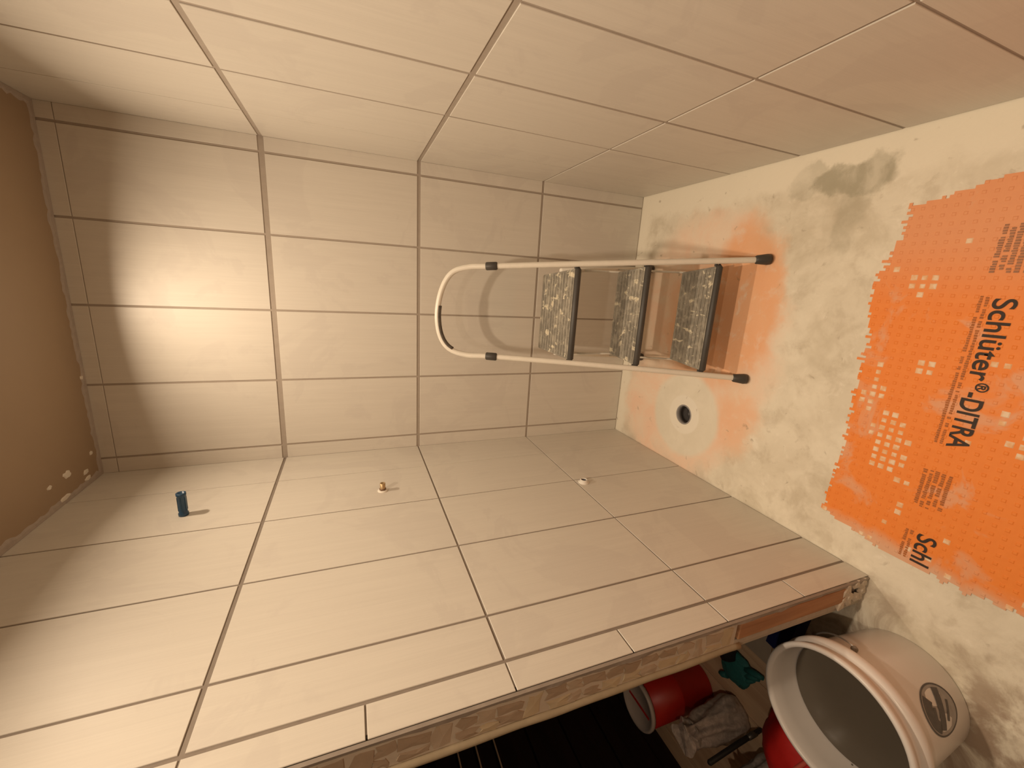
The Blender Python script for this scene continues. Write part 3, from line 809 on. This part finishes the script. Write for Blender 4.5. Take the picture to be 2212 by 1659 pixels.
t = thing('brush_handle', 'black tool handle leaning upright between the two plastic bundles', 'tool', (-0.90, -1.191, 0.0))
bm = bmesh.new(); add_tube(bm, [(.03, .0, .0), (.03, .0, .01), (.01, .001, .12), (-.02, .0, .27), (-.021, 0, .275)], [.006, .009, .010, .010, .006], 10); obj('shaft', bm, BLACK, t)
bm = bmesh.new(); add_tube(bm, [(.024, 0, .03), (.022, 0, .05), (.018, 0, .075)], [.0105, .0112, .0105], 10); obj('ferrule', bm, plain('dull_ferrule', (.12, .11, .10), .4, .5), t)
# teal cloth with black cuff
t = thing('work_glove', 'teal work glove with black cuff on the hall boards', 'glove', (-0.705, -1.02, 0))
TEAL = plain('teal_fabric', (.015, .14, .14), .7, var=.3, scale=50)
crumple('palm', .075, .075, .045, 21.0, TEAL, t, .2, 3, (.0, -.03, 0))
for k in range(4):
    a = math.radians(195 + 14 * k); bm = bmesh.new()
    d = Vector((math.cos(a) * -.6, math.sin(a), 0)); s = Vector((-.05 + .03 * k, -.07, .02))
    add_tube(bm, [s, s + d * .05, s + d * .085], [.014, .013, .008], 8)
    obj('finger', bm, TEAL, t)
bm = bmesh.new(); add_tube(bm, [(-.07, .0, .02), (-.085, .02, .022), (-.09, .035, .022)], [.014, .013, .008], 8); obj('thumb', bm, TEAL, t)
bm = bmesh.new(); add_tube(bm, [(.03, .0, .034), (.075, .02, .04), (.12, .03, .04)], [.034, .040, .040], 14); obj('cuff', bm, BLACK, t)
# navy carton and pale panel right behind the wall end
t = thing('navy_carton', 'small navy blue carton tucked behind the partition end', 'box', (-0.345, -1.215, 0), (0, 0, math.radians(-6)))
NAVY = plain('navy_card', (.006, .012, .075), .45, var=.15)
box('carton_body', (-.085, -.035, 0.0), (.085, .035, .075), NAVY, t, .002)
box('lid_flap', (-.086, -.036, .0745), (.086, .0, .0765), NAVY, t)
box('lid_flap', (-.086, .001, .0745), (.086, .036, .0765), NAVY, t)
t = thing('offcut_panel', 'pale grey board offcut lying flat behind the bucket', 'board', (-0.475, -1.06, 0.0))
box('face_sheet', (-.10, -.10, .008), (.10, .10, .0125), plain('pale_grey_board', (.42, .36, .29), .8), t, .001)
box('core', (-.098, -.098, .0), (.098, .098, .008), plain('chip_core', (.25, .16, .09), .9), t)

# dark cabinet along the hall wall
t = thing('hall_cabinet', 'almost black wooden cabinet with thin pale drawer edges in the hall', 'cabinet', (X_HALL + .11, -1.2, 0))
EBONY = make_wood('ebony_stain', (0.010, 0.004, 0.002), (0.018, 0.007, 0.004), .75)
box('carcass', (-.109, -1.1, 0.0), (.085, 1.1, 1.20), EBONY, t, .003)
EDGE = plain('pale_edge_strip', (.62, .48, .34), .5)
zs = [0.10, 0.30, 0.50, 0.70, 0.888, 0.985, 1.080, 1.195]
for k in range(len(zs) - 1):
    d = box('drawer', (.085, -1.09, zs[k] + .006), (.106, 1.09, zs[k + 1] - .006), EBONY, t, .002)
    if k >= 3 and k < 6: box('edge_strip', (.104, -1.09, zs[k + 1] - .012), (.110, 1.09, zs[k + 1] - .0055), EDGE, d)
